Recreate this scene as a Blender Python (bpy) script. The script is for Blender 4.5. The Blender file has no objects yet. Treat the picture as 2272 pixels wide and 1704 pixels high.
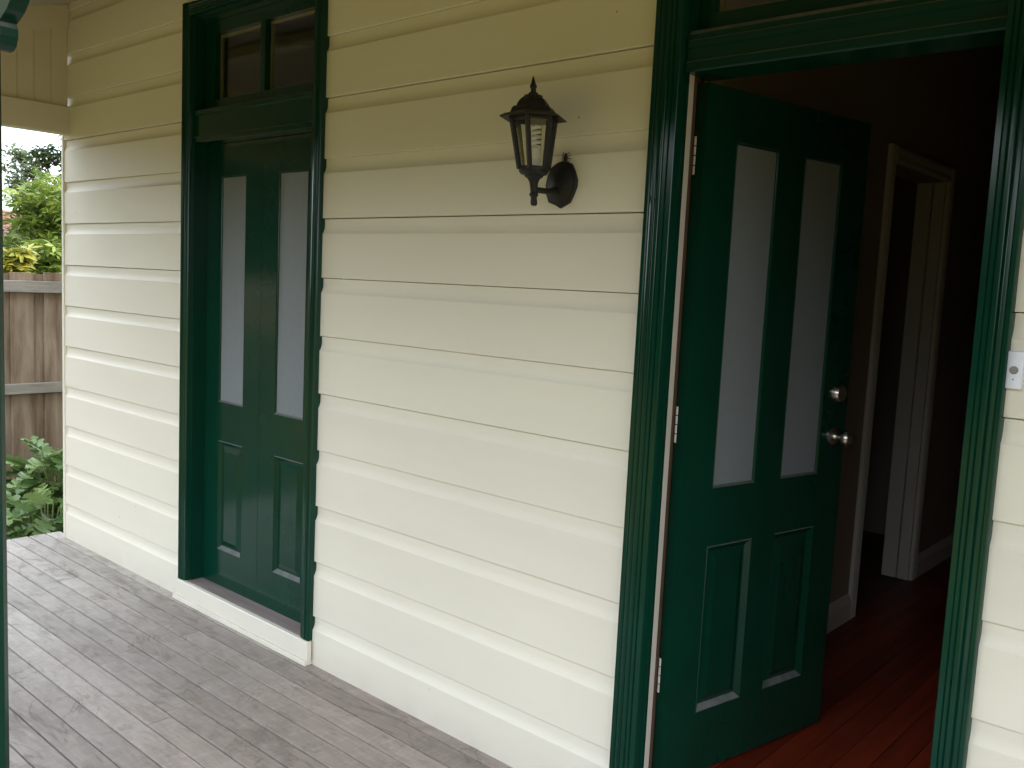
import bpy, math, random
from mathutils import Vector, Matrix
rnd = random.Random(7)
S = bpy.context.scene
COL = S.collection
PI = math.pi

# ------------------------------------------------------------------ camera
cam_d = bpy.data.cameras.new('camera')
cam = bpy.data.objects.new('camera', cam_d)
COL.objects.link(cam)
S.camera = cam
cam_d.sensor_width = 36.0
cam_d.lens = 31.97
cam_d.clip_start = 0.02
cam_d.clip_end = 3000
yaw, pitch, roll = 0.722348565, -0.107863853, 0.047836030
cy, sy, cp, sp = math.cos(yaw), math.sin(yaw), math.cos(pitch), math.sin(pitch)
fw = Vector((-sy*cp, cy*cp, sp)); rt = Vector((cy, sy, 0)); up = rt.cross(fw)
c, s = math.cos(roll), math.sin(roll)
rt2 = c*rt + s*up; up2 = -s*rt + c*up
m = Matrix((rt2, up2, -fw)).transposed().to_4x4()
m.translation = Vector((0, -2.098, 1.522))
cam.matrix_world = m

# ------------------------------------------------------------------ sky, sun, exposure
SUN = Vector((0.65, 0.50, 0.57)).normalized()
w = bpy.data.worlds.new('World'); S.world = w; w.use_nodes = True
nt = w.node_tree; nt.nodes.clear()
out = nt.nodes.new('ShaderNodeOutputWorld')
bg = nt.nodes.new('ShaderNodeBackground'); bg.inputs[1].default_value = 0.15
sky = nt.nodes.new('ShaderNodeTexSky'); sky.sky_type = 'NISHITA'; sky.sun_disc = False
sky.sun_elevation = math.asin(SUN.z); sky.sun_rotation = math.atan2(SUN.x, SUN.y)
sky.air_density = 1.0; sky.dust_density = 1.0; sky.ozone_density = 1.0
tc = nt.nodes.new('ShaderNodeTexCoord')
n1 = nt.nodes.new('ShaderNodeTexNoise'); n1.inputs['Scale'].default_value = 3.2
n1.inputs['Detail'].default_value = 8; n1.inputs['Roughness'].default_value = 0.58
mp = nt.nodes.new('ShaderNodeMapping'); mp.inputs['Scale'].default_value = (1, 1, 2.2)
mp.inputs['Location'].default_value = (1.35, 0.2, 0.4)
rp = nt.nodes.new('ShaderNodeValToRGB')
rp.color_ramp.elements[0].position = 0.36; rp.color_ramp.elements[0].color = (0, 0, 0, 1)
rp.color_ramp.elements[1].position = 0.52; rp.color_ramp.elements[1].color = (1, 1, 1, 1)
mx = nt.nodes.new('ShaderNodeMixRGB'); mx.inputs[2].default_value = (11.0, 11.6, 12.9, 1)
L = nt.links.new
L(tc.outputs['Generated'], mp.inputs[0]); L(mp.outputs[0], n1.inputs['Vector'])
L(n1.outputs['Fac'], rp.inputs[0]); L(rp.outputs[0], mx.inputs[0])
L(sky.outputs[0], mx.inputs[1]); L(mx.outputs[0], bg.inputs[0]); L(bg.outputs[0], out.inputs[0])

sd = bpy.data.lights.new('sun', 'SUN'); sd.energy = 3.4; sd.angle = math.radians(0.5); sd.color = (1, 0.95, 0.87)
so = bpy.data.objects.new('sun', sd); COL.objects.link(so)
so.rotation_euler = SUN.to_track_quat('Z', 'Y').to_euler()
S.view_settings.view_transform = 'Standard'; S.view_settings.look = 'None'
S.view_settings.exposure = 1.37; S.view_settings.gamma = 1.0
S.view_settings.use_curve_mapping = False

# ------------------------------------------------------------------ materials
def mat(name, col, rough=0.6, spec=0.5, metal=0.0, var=0.0, vscale=3.0, bump=0.0, bscale=40.0, stretch=(1, 1, 1),
        coat=0.0, trans=0.0, ior=1.45, col2=None, island=0.0, rvar=0.0):
    mt = bpy.data.materials.new(name); mt.use_nodes = True
    t = mt.node_tree; b = t.nodes['Principled BSDF']
    b.inputs['Base Color'].default_value = (*col, 1); b.inputs['Roughness'].default_value = rough
    b.inputs['Metallic'].default_value = metal; b.inputs['IOR'].default_value = ior
    b.inputs['Specular IOR Level'].default_value = spec
    b.inputs['Coat Weight'].default_value = coat; b.inputs['Coat Roughness'].default_value = 0.12
    b.inputs['Transmission Weight'].default_value = trans
    geo = t.nodes.new('ShaderNodeNewGeometry')
    mpn = t.nodes.new('ShaderNodeMapping'); mpn.inputs['Scale'].default_value = stretch
    oi = t.nodes.new('ShaderNodeObjectInfo')
    ad = t.nodes.new('ShaderNodeVectorMath'); ad.operation = 'MULTIPLY_ADD'
    ad.inputs[1].default_value = (37, 53, 71) if var else (0, 0, 0)
    cmb = t.nodes.new('ShaderNodeCombineXYZ')
    for i in range(3): t.links.new(oi.outputs['Random'], cmb.inputs[i])
    t.links.new(cmb.outputs[0], ad.inputs[0]); t.links.new(geo.outputs['Position'], ad.inputs[2])
    t.links.new(ad.outputs[0], mpn.inputs[0])
    if var or col2:
        n = t.nodes.new('ShaderNodeTexNoise'); n.inputs['Scale'].default_value = vscale
        n.inputs['Detail'].default_value = 6; n.inputs['Roughness'].default_value = 0.62
        t.links.new(mpn.outputs[0], n.inputs['Vector'])
        r = t.nodes.new('ShaderNodeValToRGB')
        r.color_ramp.elements[0].position = 0.3; r.color_ramp.elements[1].position = 0.7
        ca = col2 if col2 else tuple(x*(1-var) for x in col)
        cb = col if col2 else tuple(min(1, x*(1+var)) for x in col)
        r.color_ramp.elements[0].color = (*ca, 1); r.color_ramp.elements[1].color = (*cb, 1)
        t.links.new(n.outputs['Fac'], r.inputs[0])
        src = r.outputs[0]
        if rvar or island:
            hs = t.nodes.new('ShaderNodeHueSaturation')
            mr = t.nodes.new('ShaderNodeMapRange')
            a = island or rvar
            mr.inputs[3].default_value = 1-a; mr.inputs[4].default_value = 1+a
            t.links.new(geo.outputs['Random Per Island'] if island else oi.outputs['Random'], mr.inputs[0])
            t.links.new(mr.outputs[0], hs.inputs['Value']); t.links.new(src, hs.inputs['Color']); src = hs.outputs[0]
        t.links.new(src, b.inputs['Base Color'])
    if bump:
        n2 = t.nodes.new('ShaderNodeTexNoise'); n2.inputs['Scale'].default_value = bscale; n2.inputs['Detail'].default_value = 5
        t.links.new(mpn.outputs[0], n2.inputs['Vector'])
        bp = t.nodes.new('ShaderNodeBump'); bp.inputs['Strength'].default_value = bump; bp.inputs['Distance'].default_value = 0.004
        t.links.new(n2.outputs['Fac'], bp.inputs['Height']); t.links.new(bp.outputs[0], b.inputs['Normal'])
    return mt

CREAM = mat('cream_paint', (0.755, 0.72, 0.592), 0.5, 0.35, var=0.035, vscale=1.6, bump=0.25, bscale=9, stretch=(0.5, 2, 2))
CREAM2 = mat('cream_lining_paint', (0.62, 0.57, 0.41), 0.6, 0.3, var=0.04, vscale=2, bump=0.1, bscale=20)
def specks(mt):        # the odd fly speck, chip and brush mark in the paint
    t = mt.node_tree; b = t.nodes['Principled BSDF']; src = b.inputs['Base Color'].links[0].from_socket
    g = t.nodes.new('ShaderNodeNewGeometry'); v = t.nodes.new('ShaderNodeTexVoronoi'); v.inputs['Scale'].default_value = 5.5
    t.links.new(g.outputs['Position'], v.inputs['Vector'])
    mr = t.nodes.new('ShaderNodeMapRange'); mr.inputs[1].default_value = 0.012; mr.inputs[2].default_value = 0.022; mr.inputs[3].default_value = 0.75; mr.inputs[4].default_value = 0
    t.links.new(v.outputs['Distance'], mr.inputs[0])
    x = t.nodes.new('ShaderNodeMixRGB'); t.links.new(mr.outputs[0], x.inputs[0]); t.links.new(src, x.inputs[1]); x.inputs[2].default_value = (0.16, 0.13, 0.09, 1)
    # faint grime splashed up the lowest boards
    sp = t.nodes.new('ShaderNodeSeparateXYZ'); t.links.new(g.outputs['Position'], sp.inputs[0])
    m2 = t.nodes.new('ShaderNodeMapRange'); m2.inputs[1].default_value = 0.0; m2.inputs[2].default_value = 0.10; m2.inputs[3].default_value = 0.34; m2.inputs[4].default_value = 0; t.links.new(sp.outputs[2], m2.inputs[0])
    n = t.nodes.new('ShaderNodeTexNoise'); n.inputs['Scale'].default_value = 9; n.inputs['Detail'].default_value = 7; t.links.new(g.outputs['Position'], n.inputs['Vector'])
    m3 = t.nodes.new('ShaderNodeMath'); m3.operation = 'MULTIPLY'; t.links.new(m2.outputs[0], m3.inputs[0]); t.links.new(n.outputs['Fac'], m3.inputs[1])
    y = t.nodes.new('ShaderNodeMixRGB'); t.links.new(m3.outputs[0], y.inputs[0]); t.links.new(x.outputs[0], y.inputs[1]); y.inputs[2].default_value = (0.26, 0.23, 0.18, 1)
    t.links.new(y.outputs[0], b.inputs['Base Color'])
specks(CREAM)
WHITE = mat('white_sill_paint', (0.74, 0.71, 0.59), 0.5, 0.35, var=0.04, vscale=6, bump=0.2, bscale=25, stretch=(.3, 1, 1))
GREEN = mat('dark_green_gloss_paint', (0.0022, 0.0355, 0.0200), 0.15, 0.36, var=0.10, vscale=5)
def dusty(mt, dust):   # grey dust lying on every ledge that faces up
    t = mt.node_tree; b = t.nodes['Principled BSDF']
    src = b.inputs['Base Color'].links[0].from_socket
    g = t.nodes.new('ShaderNodeNewGeometry'); sp = t.nodes.new('ShaderNodeSeparateXYZ'); t.links.new(g.outputs['True Normal'], sp.inputs[0])
    mr = t.nodes.new('ShaderNodeMapRange'); mr.inputs[1].default_value = 0.35; mr.inputs[2].default_value = 0.6; t.links.new(sp.outputs[2], mr.inputs[0])
    n = t.nodes.new('ShaderNodeTexNoise'); n.inputs['Scale'].default_value = 30; t.links.new(g.outputs['Position'], n.inputs['Vector'])
    ml = t.nodes.new('ShaderNodeMath'); ml.operation = 'MULTIPLY'; t.links.new(mr.outputs[0], ml.inputs[0])
    m2 = t.nodes.new('ShaderNodeMapRange'); m2.inputs[1].default_value = 0.3; m2.inputs[2].default_value = 0.6; m2.inputs[3].default_value = 0.45; t.links.new(n.outputs['Fac'], m2.inputs[0]); t.links.new(m2.outputs[0], ml.inputs[1])
    x = t.nodes.new('ShaderNodeMixRGB'); t.links.new(ml.outputs[0], x.inputs[0]); t.links.new(src, x.inputs[1]); x.inputs[2].default_value = (*dust, 1)
    t.links.new(x.outputs[0], b.inputs['Base Color'])
    rr = t.nodes.new('ShaderNodeMapRange'); rr.inputs[3].default_value = b.inputs['Roughness'].default_value; rr.inputs[4].default_value = 0.85
    t.links.new(ml.outputs[0], rr.inputs[0]); t.links.new(rr.outputs[0], b.inputs['Roughness'])
dusty(GREEN, (0.15, 0.155, 0.145))
FROST = mat('frosted_glass', (0.20, 0.222, 0.23), 0.5, 0.3, var=0.03, vscale=40, bump=0.15, bscale=300)
GLASS = bpy.data.materials.new('clear_glass'); GLASS.use_nodes = True
_t = GLASS.node_tree; _t.nodes.remove(_t.nodes['Principled BSDF'])
_f = _t.nodes.new('ShaderNodeFresnel')
_b = _t.nodes.new('ShaderNodeNewGeometry'); _r = _t.nodes.new('ShaderNodeMapRange')     # same reflectance leaving the pane as entering it
_r.inputs[3].default_value = 1.5; _r.inputs[4].default_value = 1/1.5
_t.links.new(_b.outputs['Backfacing'], _r.inputs[0]); _t.links.new(_r.outputs[0], _f.inputs[0])
_a = _t.nodes.new('ShaderNodeBsdfTransparent'); _a.inputs[0].default_value = (0.95, 0.96, 0.95, 1)
_g = _t.nodes.new('ShaderNodeBsdfGlossy'); _g.inputs['Roughness'].default_value = 0.02
_m = _t.nodes.new('ShaderNodeMixShader')
_t.links.new(_f.outputs[0], _m.inputs[0]); _t.links.new(_a.outputs[0], _m.inputs[1]); _t.links.new(_g.outputs[0], _m.inputs[2])
_t.links.new(_m.outputs[0], _t.nodes['Material Output'].inputs[0])
STEEL = mat('satin_steel', (0.62, 0.60, 0.57), 0.26, 0.5, metal=1.0)
HINGEW = mat('white_painted_hinge', (0.72, 0.70, 0.64), 0.4)
BLACK = mat('black_cast_metal', (0.012, 0.011, 0.010), 0.48, 0.4, var=0.3, vscale=30, bump=0.25, bscale=120)
PLASTIC = mat('white_plastic', (0.72, 0.75, 0.82), 0.35)
GREYBTN = mat('grey_button', (0.22, 0.21, 0.20), 0.4)
CFL = mat('white_bulb_glass', (0.82, 0.82, 0.80), 0.25)
BLK = mat('spider_black', (0.006, 0.006, 0.006), 0.5)
IRON = mat('corrugated_iron', (0.42, 0.37, 0.29), 0.5, 0.4, var=0.12, vscale=3)
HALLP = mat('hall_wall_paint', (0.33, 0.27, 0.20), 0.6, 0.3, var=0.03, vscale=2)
HALLT = mat('hall_trim_paint', (0.60, 0.56, 0.47), 0.45, 0.4, var=0.03, vscale=4)
JARRAH = mat('red_jarrah', (0.155, 0.023, 0.009), 0.36, 0.25, var=0.35, vscale=3, stretch=(10, 0.7, 1), rvar=0.25, bump=0.05, bscale=40)
BEAD = mat('old_cream_bead', (0.22, 0.20, 0.11), 0.6)
RAW = mat('raw_brown_timber', (0.10, 0.055, 0.03), 0.7, var=0.2)
SILLW = mat('weathered_threshold', (0.24, 0.20, 0.185), 0.65, var=0.22, vscale=8, stretch=(.3, 3, 3), bump=0.3, bscale=30)
GALV = mat('galvanised', (0.45, 0.46, 0.47), 0.5, metal=0.3, var=0.1)
FENCEW = mat('weathered_pine_paling', (0.33, 0.262, 0.185), 0.85, 0.2, col2=(0.13, 0.082, 0.05), vscale=2.2, stretch=(1, 6, 0.8), rvar=0.22, bump=0.5, bscale=30)
RAILW = mat('grey_weathered_rail', (0.235, 0.215, 0.18), 0.85, 0.2, var=0.3, vscale=6, stretch=(1, 0.6, 5), bump=0.4, bscale=30)
TILE = mat('terracotta_tile', (0.19, 0.09, 0.065), 0.8, var=0.3, vscale=4, rvar=.2)
TAN = mat('tan_render', (0.50, 0.30, 0.15), 0.85, var=0.1, bump=.2)
WINF = mat('grey_window_frame', (0.34, 0.37, 0.40), 0.5)
DGLASS = mat('dark_window_glass', (0.05, 0.06, 0.075), 0.08, 0.6)
BARK = mat('bark', (0.13, 0.10, 0.075), 0.9, var=0.35, vscale=9, stretch=(3, 3, .6), bump=0.8, bscale=20)
SOIL = mat('garden_soil', (0.055, 0.04, 0.028), 0.95, var=0.3, vscale=10, bump=0.8)
GRASS = mat('lawn_ground', (0.100, 0.090, 0.014), 0.95, 0.1, col2=(0.14, 0.10, 0.020), vscale=0.6, bump=0.6, bscale=12)
STEM = mat('leaf_stem', (0.16, 0.20, 0.06), 0.6)

def leafmat(name, a, b_, gloss=0.45, tr=0.35, isl=0.35):
    mt = bpy.data.materials.new(name); mt.use_nodes = True
    t = mt.node_tree; pb = t.nodes['Principled BSDF']; o = t.nodes['Material Output']
    geo = t.nodes.new('ShaderNodeNewGeometry'); oi = t.nodes.new('ShaderNodeObjectInfo')
    mxr = t.nodes.new('ShaderNodeMixRGB'); mxr.inputs[1].default_value = (*a, 1); mxr.inputs[2].default_value = (*b_, 1)
    ad = t.nodes.new('ShaderNodeMath'); ad.operation = 'ADD'
    fr = t.nodes.new('ShaderNodeMath'); fr.operation = 'FRACT'
    t.links.new(geo.outputs['Random Per Island'], ad.inputs[0]); t.links.new(oi.outputs['Random'], ad.inputs[1])
    t.links.new(ad.outputs[0], fr.inputs[0]); t.links.new(fr.outputs[0], mxr.inputs[0])
    t.links.new(mxr.outputs[0], pb.inputs['Base Color']); pb.inputs['Roughness'].default_value = gloss
    trn = t.nodes.new('ShaderNodeBsdfTranslucent'); t.links.new(mxr.outputs[0], trn.inputs[0])
    ms = t.nodes.new('ShaderNodeMixShader'); ms.inputs[0].default_value = tr
    t.links.new(pb.outputs[0], ms.inputs[1]); t.links.new(trn.outputs[0], ms.inputs[2]); t.links.new(ms.outputs[0], o.inputs[0])
    return mt
LEAF_A = leafmat('bright_tree_leaf', (0.22, 0.28, 0.05), (0.08, 0.14, 0.025))
LEAF_B = leafmat('bluegreen_tree_leaf', (0.16, 0.21, 0.10), (0.09, 0.13, 0.07))
LEAF_C = leafmat('dark_tree_leaf', (0.06, 0.095, 0.025), (0.03, 0.055, 0.015))
LEAF_Y = leafmat('lime_tree_leaf', (0.34, 0.31, 0.04), (0.18, 0.21, 0.04))
LEAF_S = leafmat('lobed_shrub_leaf', (0.27, 0.38, 0.13), (0.09, 0.17, 0.05), gloss=0.30, tr=0.25)

def deckmat():
    mt = bpy.data.materials.new('weathered_deck'); mt.use_nodes = True
    t = mt.node_tree; b = t.nodes['Principled BSDF']; lk = t.links.new
    geo = t.nodes.new('ShaderNodeNewGeometry'); oi = t.nodes.new('ShaderNodeObjectInfo')
    def noise(scale, stretch, det=6, per=True, dist=0.0):
        mpn = t.nodes.new('ShaderNodeMapping'); mpn.inputs['Scale'].default_value = stretch
        v = geo.outputs['Position']
        if per:
            cmb = t.nodes.new('ShaderNodeCombineXYZ')
            for i in range(3): lk(oi.outputs['Random'], cmb.inputs[i])
            ad = t.nodes.new('ShaderNodeVectorMath'); ad.operation = 'MULTIPLY_ADD'; ad.inputs[1].default_value = (41, 17, 29)
            lk(cmb.outputs[0], ad.inputs[0]); lk(v, ad.inputs[2]); v = ad.outputs[0]
        lk(v, mpn.inputs[0])
        n = t.nodes.new('ShaderNodeTexNoise'); n.inputs['Scale'].default_value = scale; n.inputs['Detail'].default_value = det
        n.inputs['Roughness'].default_value = 0.6; n.inputs['Distortion'].default_value = dist
        lk(mpn.outputs[0], n.inputs['Vector']); return n.outputs['Fac']
    def ramp(f, p0, p1, c0, c1):
        r = t.nodes.new('ShaderNodeValToRGB'); r.color_ramp.elements[0].position = p0; r.color_ramp.elements[1].position = p1
        r.color_ramp.elements[0].color = (*c0, 1); r.color_ramp.elements[1].color = (*c1, 1); lk(f, r.inputs[0]); return r.outputs[0]
    def mix(f, a, b2, mode='MIX'):
        x = t.nodes.new('ShaderNodeMixRGB'); x.blend_type = mode
        if isinstance(f, float): x.inputs[0].default_value = f
        else: lk(f, x.inputs[0])
        lk(a, x.inputs[1]); lk(b2, x.inputs[2]); return x.outputs[0]
    grain = noise(6, (1.6, 11, 11), 8)
    blot = noise(7, (1.0, 2.0, 1), 7, dist=0.5)
    grey = ramp(grain, 0.28, 0.72, (0.445, 0.418, 0.368), (0.575, 0.54, 0.48))
    brown = ramp(grain, 0.28, 0.72, (0.28, 0.222, 0.178), (0.41, 0.343, 0.285))
    # boards under the roof near the front door keep more of their brown; the open end has greyed
    sx = t.nodes.new('ShaderNodeSeparateXYZ'); lk(geo.outputs['Position'], sx.inputs[0])
    mr = t.nodes.new('ShaderNodeMapRange'); mr.inputs[1].default_value = -4.3; mr.inputs[2].default_value = -2.5; lk(sx.outputs[0], mr.inputs[0])
    my = t.nodes.new('ShaderNodeMapRange'); my.inputs[1].default_value = -1.4; my.inputs[2].default_value = -0.3; my.inputs[3].default_value = -0.35; my.inputs[4].default_value = 0.1
    lk(sx.outputs[1], my.inputs[0])
    a1 = t.nodes.new('ShaderNodeMath'); a1.operation = 'ADD'; lk(mr.outputs[0], a1.inputs[0]); lk(my.outputs[0], a1.inputs[1])
    pt = noise(1.6, (1, 2.5, 1), 5)
    a2 = t.nodes.new('ShaderNodeMath'); a2.operation = 'MULTIPLY_ADD'; a2.inputs[1].default_value = 1.3; a2.use_clamp = True
    a3 = t.nodes.new('ShaderNodeMath'); a3.operation = 'SUBTRACT'; a3.inputs[1].default_value = 0.65
    lk(pt, a2.inputs[0]); lk(a1.outputs[0], a3.inputs[0]); lk(a3.outputs[0], a2.inputs[2])
    base = mix(a2.outputs[0], grey, brown)
    # pale silvery cross-ripples (the saw marks) and dark stains
    base = mix(ramp(blot, 0.30, 0.75, (0.62, 0.62, 0.62), (0, 0, 0)), base, ramp(blot, 0.2, 0.5, (0.17, 0.145, 0.12), (0.30, 0.275, 0.25)))
    rip = noise(14, (4.5, 0.9, 1), 3, dist=1.0)
    base = mix(ramp(rip, 0.52, 0.72, (0, 0, 0), (0.20, 0.20, 0.20)), base, ramp(rip, 0, 1, (0.54, 0.53, 0.52), (0.62, 0.61, 0.60)))
    st = noise(3.4, (1.2, 2.6, 1), 9, dist=1.2)
    base = mix(ramp(st, 0.55, 0.74, (0, 0, 0), (0.75, 0.75, 0.75)), base, ramp(grain, 0, 1, (0.13, 0.105, 0.085), (0.22, 0.185, 0.155)))
    tide = noise(2.1, (1.0, 1.7, 1), 4, per=False, dist=0.9)      # thin tide lines left by drying puddles
    td = t.nodes.new('ShaderNodeValToRGB'); e = td.color_ramp.elements
    e[0].position = 0.40; e[0].color = (0, 0, 0, 1); e[1].position = 0.47; e[1].color = (0, 0, 0, 1)
    for p_, v_ in ((0.452, 0.55), (0.437, 0.12), (0.58, 0.0), (0.592, 0.5), (0.60, 0.0)):
        q = e.new(p_); q.color = (v_, v_, v_, 1)
    lk(tide, td.inputs[0])
    brk = noise(5, (1, 1, 1), 4, per=False); tm = mix(1.0, td.outputs[0], ramp(brk, 0.42, 0.6, (0, 0, 0), (1, 1, 1)), 'MULTIPLY')
    base = mix(tm, base, ramp(grain, 0, 1, (0.10, 0.085, 0.06), (0.16, 0.135, 0.10)))
    hs = t.nodes.new('ShaderNodeHueSaturation'); m2 = t.nodes.new('ShaderNodeMapRange'); m2.inputs[3].default_value = 0.82; m2.inputs[4].default_value = 1.14
    lk(oi.outputs['Random'], m2.inputs[0]); lk(m2.outputs[0], hs.inputs['Value']); lk(base, hs.inputs['Color'])
    lk(hs.outputs[0], b.inputs['Base Color']); b.inputs['Roughness'].default_value = 0.62; b.inputs['Specular IOR Level'].default_value = 0.35
    bp = t.nodes.new('ShaderNodeBump'); bp.inputs['Strength'].default_value = 0.35; bp.inputs['Distance'].default_value = 0.003
    lk(grain, bp.inputs['Height']); lk(bp.outputs[0], b.inputs['Normal'])
    return mt
DECK = deckmat()

# ------------------------------------------------------------------ mesh helpers
class MB:
    def __init__(s): s.v = []; s.f = []
    def add(s, vs, fs):
        o = len(s.v); s.v += [tuple(p) for p in vs]; s.f += [tuple(i+o for i in f) for f in fs]; return s
    def box(s, x0, x1, y0, y1, z0, z1):
        return s.add([(x0,y0,z0),(x1,y0,z0),(x1,y1,z0),(x0,y1,z0),(x0,y0,z1),(x1,y0,z1),(x1,y1,z1),(x0,y1,z1)],
                     [(0,3,2,1),(4,5,6,7),(0,1,5,4),(1,2,6,5),(2,3,7,6),(3,0,4,7)])
    def prism(s, poly, axis, a, b):
        """poly: 2D outline; axis 'x': (y,z), 'y': (x,z), 'z': (x,y)"""
        n = len(poly)
        def P(p, t): return {'x': (t, p[0], p[1]), 'y': (p[0], t, p[1]), 'z': (p[0], p[1], t)}[axis]
        vs = [P(p, a) for p in poly]+[P(p, b) for p in poly]
        fs = [tuple(range(n))[::-1], tuple(range(n, 2*n))]+[(i, (i+1) % n, n+(i+1) % n, n+i) for i in range(n)]
        return s.add(vs, fs)
    def lathe(s, prof, c=(0, 0, 0), n=20, rot=0.0, axis=None):
        """prof [(r,z)...] about +z, or about axis (Vector)"""
        vs, fs = [], []
        M = Matrix.Identity(3) if axis is None else Vector(axis).to_track_quat('Z', 'Y').to_matrix()
        for (r, z) in prof:
            for i in range(n):
                a = rot+2*PI*i/n
                vs.append(Vector(c)+M @ Vector((r*math.cos(a), r*math.sin(a), z)))
        for j in range(len(prof)-1):
            for i in range(n):
                fs.append((j*n+i, j*n+(i+1) % n, (j+1)*n+(i+1) % n, (j+1)*n+i))
        fs.append(tuple(range(n))[::-1]); fs.append(tuple((len(prof)-1)*n+i for i in range(n)))
        return s.add(vs, fs)
    def tube(s, pts, rs, n=8):
        if not isinstance(rs, (list, tuple)): rs = [rs]*len(pts)
        pts = [Vector(p) for p in pts]; vs, fs = [], []
        ref = None
        for k, p in enumerate(pts):
            d = (pts[min(k+1, len(pts)-1)]-pts[max(k-1, 0)]).normalized()
            if ref is None: ref = d.orthogonal().normalized()
            u = (ref-d*ref.dot(d)).normalized(); ref = u; v = d.cross(u)
            for i in range(n):
                a = 2*PI*i/n; vs.append(p+(u*math.cos(a)+v*math.sin(a))*rs[k])
        for k in range(len(pts)-1):
            for i in range(n): fs.append((k*n+i, k*n+(i+1) % n, (k+1)*n+(i+1) % n, (k+1)*n+i))
        fs.append(tuple(range(n))[::-1]); fs.append(tuple((len(pts)-1)*n+i for i in range(n)))
        return s.add(vs, fs)
    def obj(s, name, material, parent=None, smooth=False, bevel=0.0):
        me = bpy.data.meshes.new(name); me.from_pydata(s.v, [], s.f); me.update()
        import bmesh
        bm = bmesh.new(); bm.from_mesh(me); bmesh.ops.recalc_face_normals(bm, faces=bm.faces); bm.to_mesh(me); bm.free()
        if smooth:
            for p in me.polygons: p.use_smooth = True
            me.set_sharp_from_angle(angle=math.radians(38))
        for mm in (material if isinstance(material, (list, tuple)) else [material]): me.materials.append(mm)
        o = bpy.data.objects.new(name, me); COL.objects.link(o)
        if parent is not None: o.parent = parent
        if bevel:
            md = o.modifiers.new('bevel', 'BEVEL'); md.width = bevel; md.segments = 2; md.limit_method = 'ANGLE'; md.angle_limit = math.radians(40)
        return o
def empty(name, loc=(0, 0, 0), parent=None):
    o = bpy.data.objects.new(name, None); COL.objects.link(o); o.location = loc; o.empty_display_size = 0.1
    if parent is not None: o.parent = parent
    return o
def tag(o, label=None, cat=None, group=None, kind=None):
    if label: o['label'] = label
    if cat: o['category'] = cat
    if group: o['group'] = group
    if kind: o['kind'] = kind
    return o

# ------------------------------------------------------------------ ground
GZ = -0.55
g = MB(); g.add([(-900, -900, GZ), (900, -900, GZ), (900, 900, GZ), (-900, 900, GZ)], [(0, 1, 2, 3)])
tag(g.obj('ground', GRASS), kind='structure')
b = MB(); b.box(-7.15, -5.32, -3.0, 6.0, GZ+0.004, GZ+0.05)
tag(b.obj('garden_bed', SOIL), kind='structure')

# ------------------------------------------------------------------ house
house = empty('house', (0, 0, 0))
tag(house, 'cream weatherboard house with dark green doors, the front one open to a dim hall', 'house')
FL = 0.10                         # inside floor level
X0, X1 = -5.14, 3.0               # ends of the front wall
FR0, FR1 = -3.842, -2.830         # french door frame, outside of its casings
FD0, FD1 = -1.392, -0.476         # front door frame
PITCH, ZB = 0.22, -0.023
def board(x0, x1, zb, dy):
    r = 0.0025
    prof = [(dy, zb+r), (dy+r*0.3, zb+r*0.3), (dy+r, zb), (0.09, zb), (0.09, zb+PITCH-0.0022), (0.0098, zb+PITCH-0.0022), (0.0098, zb+PITCH-0.024)]
    for k in range(1, 7):
        a = k/6*PI*0.26       # concave scoop out to the face
        prof.append((0.0098-(0.0098-dy)*(1-math.cos(a))/(1-math.cos(PI*0.26)), zb+PITCH-0.024-0.032*math.sin(a)/math.sin(PI*0.26)))
    mb = MB(); mb.prism(prof, 'x', x0, x1)
    o = mb.obj('weatherboard', CREAM, house, smooth=True)
    o.data.set_sharp_from_angle(angle=math.radians(13))
    return o
z = ZB; k = 0
while z < 2.60:
    for (a, b2) in ((X0+0.022, FR0+0.02), (FR1-0.02, FD0+0.02), (FD1-0.02, X1)):
        board(a, b2, z+rnd.uniform(-.0008, .0008), rnd.uniform(-0.0010, 0.0010))
    z += PITCH; k += 1
while z < 2.95:
    board(X0+0.022, X1, z, rnd.uniform(-0.001, 0.001)); z += PITCH
mb = MB(); mb.prism([(X0, -0.006), (X0+0.020, -0.006), (X0+0.0215, -0.0045), (X0+0.0215, 0.09), (X0, 0.09)], 'z', -0.05, 3.06)
mb.obj('corner_stop', CREAM, house)

# ---- trim profiles (u across from the outside edge, depth proud of the wall)
def casing_profile(wd, d=0.022):
    pr = [(0, 0.012), (0, -d*0.75), (0.003, -d)]
    fl = [(0.16, -d), (0.19, -d+0.003), (0.23, -d+0.001), (0.30, -d-0.002), (0.36, -d+0.001), (0.39, -d+0.004), (0.43, -d), (0.50, -d-0.0015),
          (0.57, -d), (0.60, -d+0.004), (0.64, -d+0.001), (0.74, -d+0.002), (0.76, -d+0.006), (0.80, -d+0.003), (0.96, -d+0.004)]
    pr += [(u*wd, y) for u, y in fl]+[(wd, -d+0.009), (wd, 0.012)]
    return pr
def casing_v(name, xo, sgn, wd, z0, z1, parent, yb=0.0):
    mb = MB(); mb.prism([(xo+sgn*u, y if y < 0.01 else 0.03) for u, y in casing_profile(wd)], 'z', z0, z1)
    return mb.obj(name, GREEN, parent, smooth=True)
def casing_h(name, x0, x1, ztop, wd, parent):
    mb = MB(); mb.prism([(y if y < 0.01 else 0.03, ztop-u) for u, y in casing_profile(wd)], 'x', x0, x1)
    return mb.obj(name, GREEN, parent, smooth=True)

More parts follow.
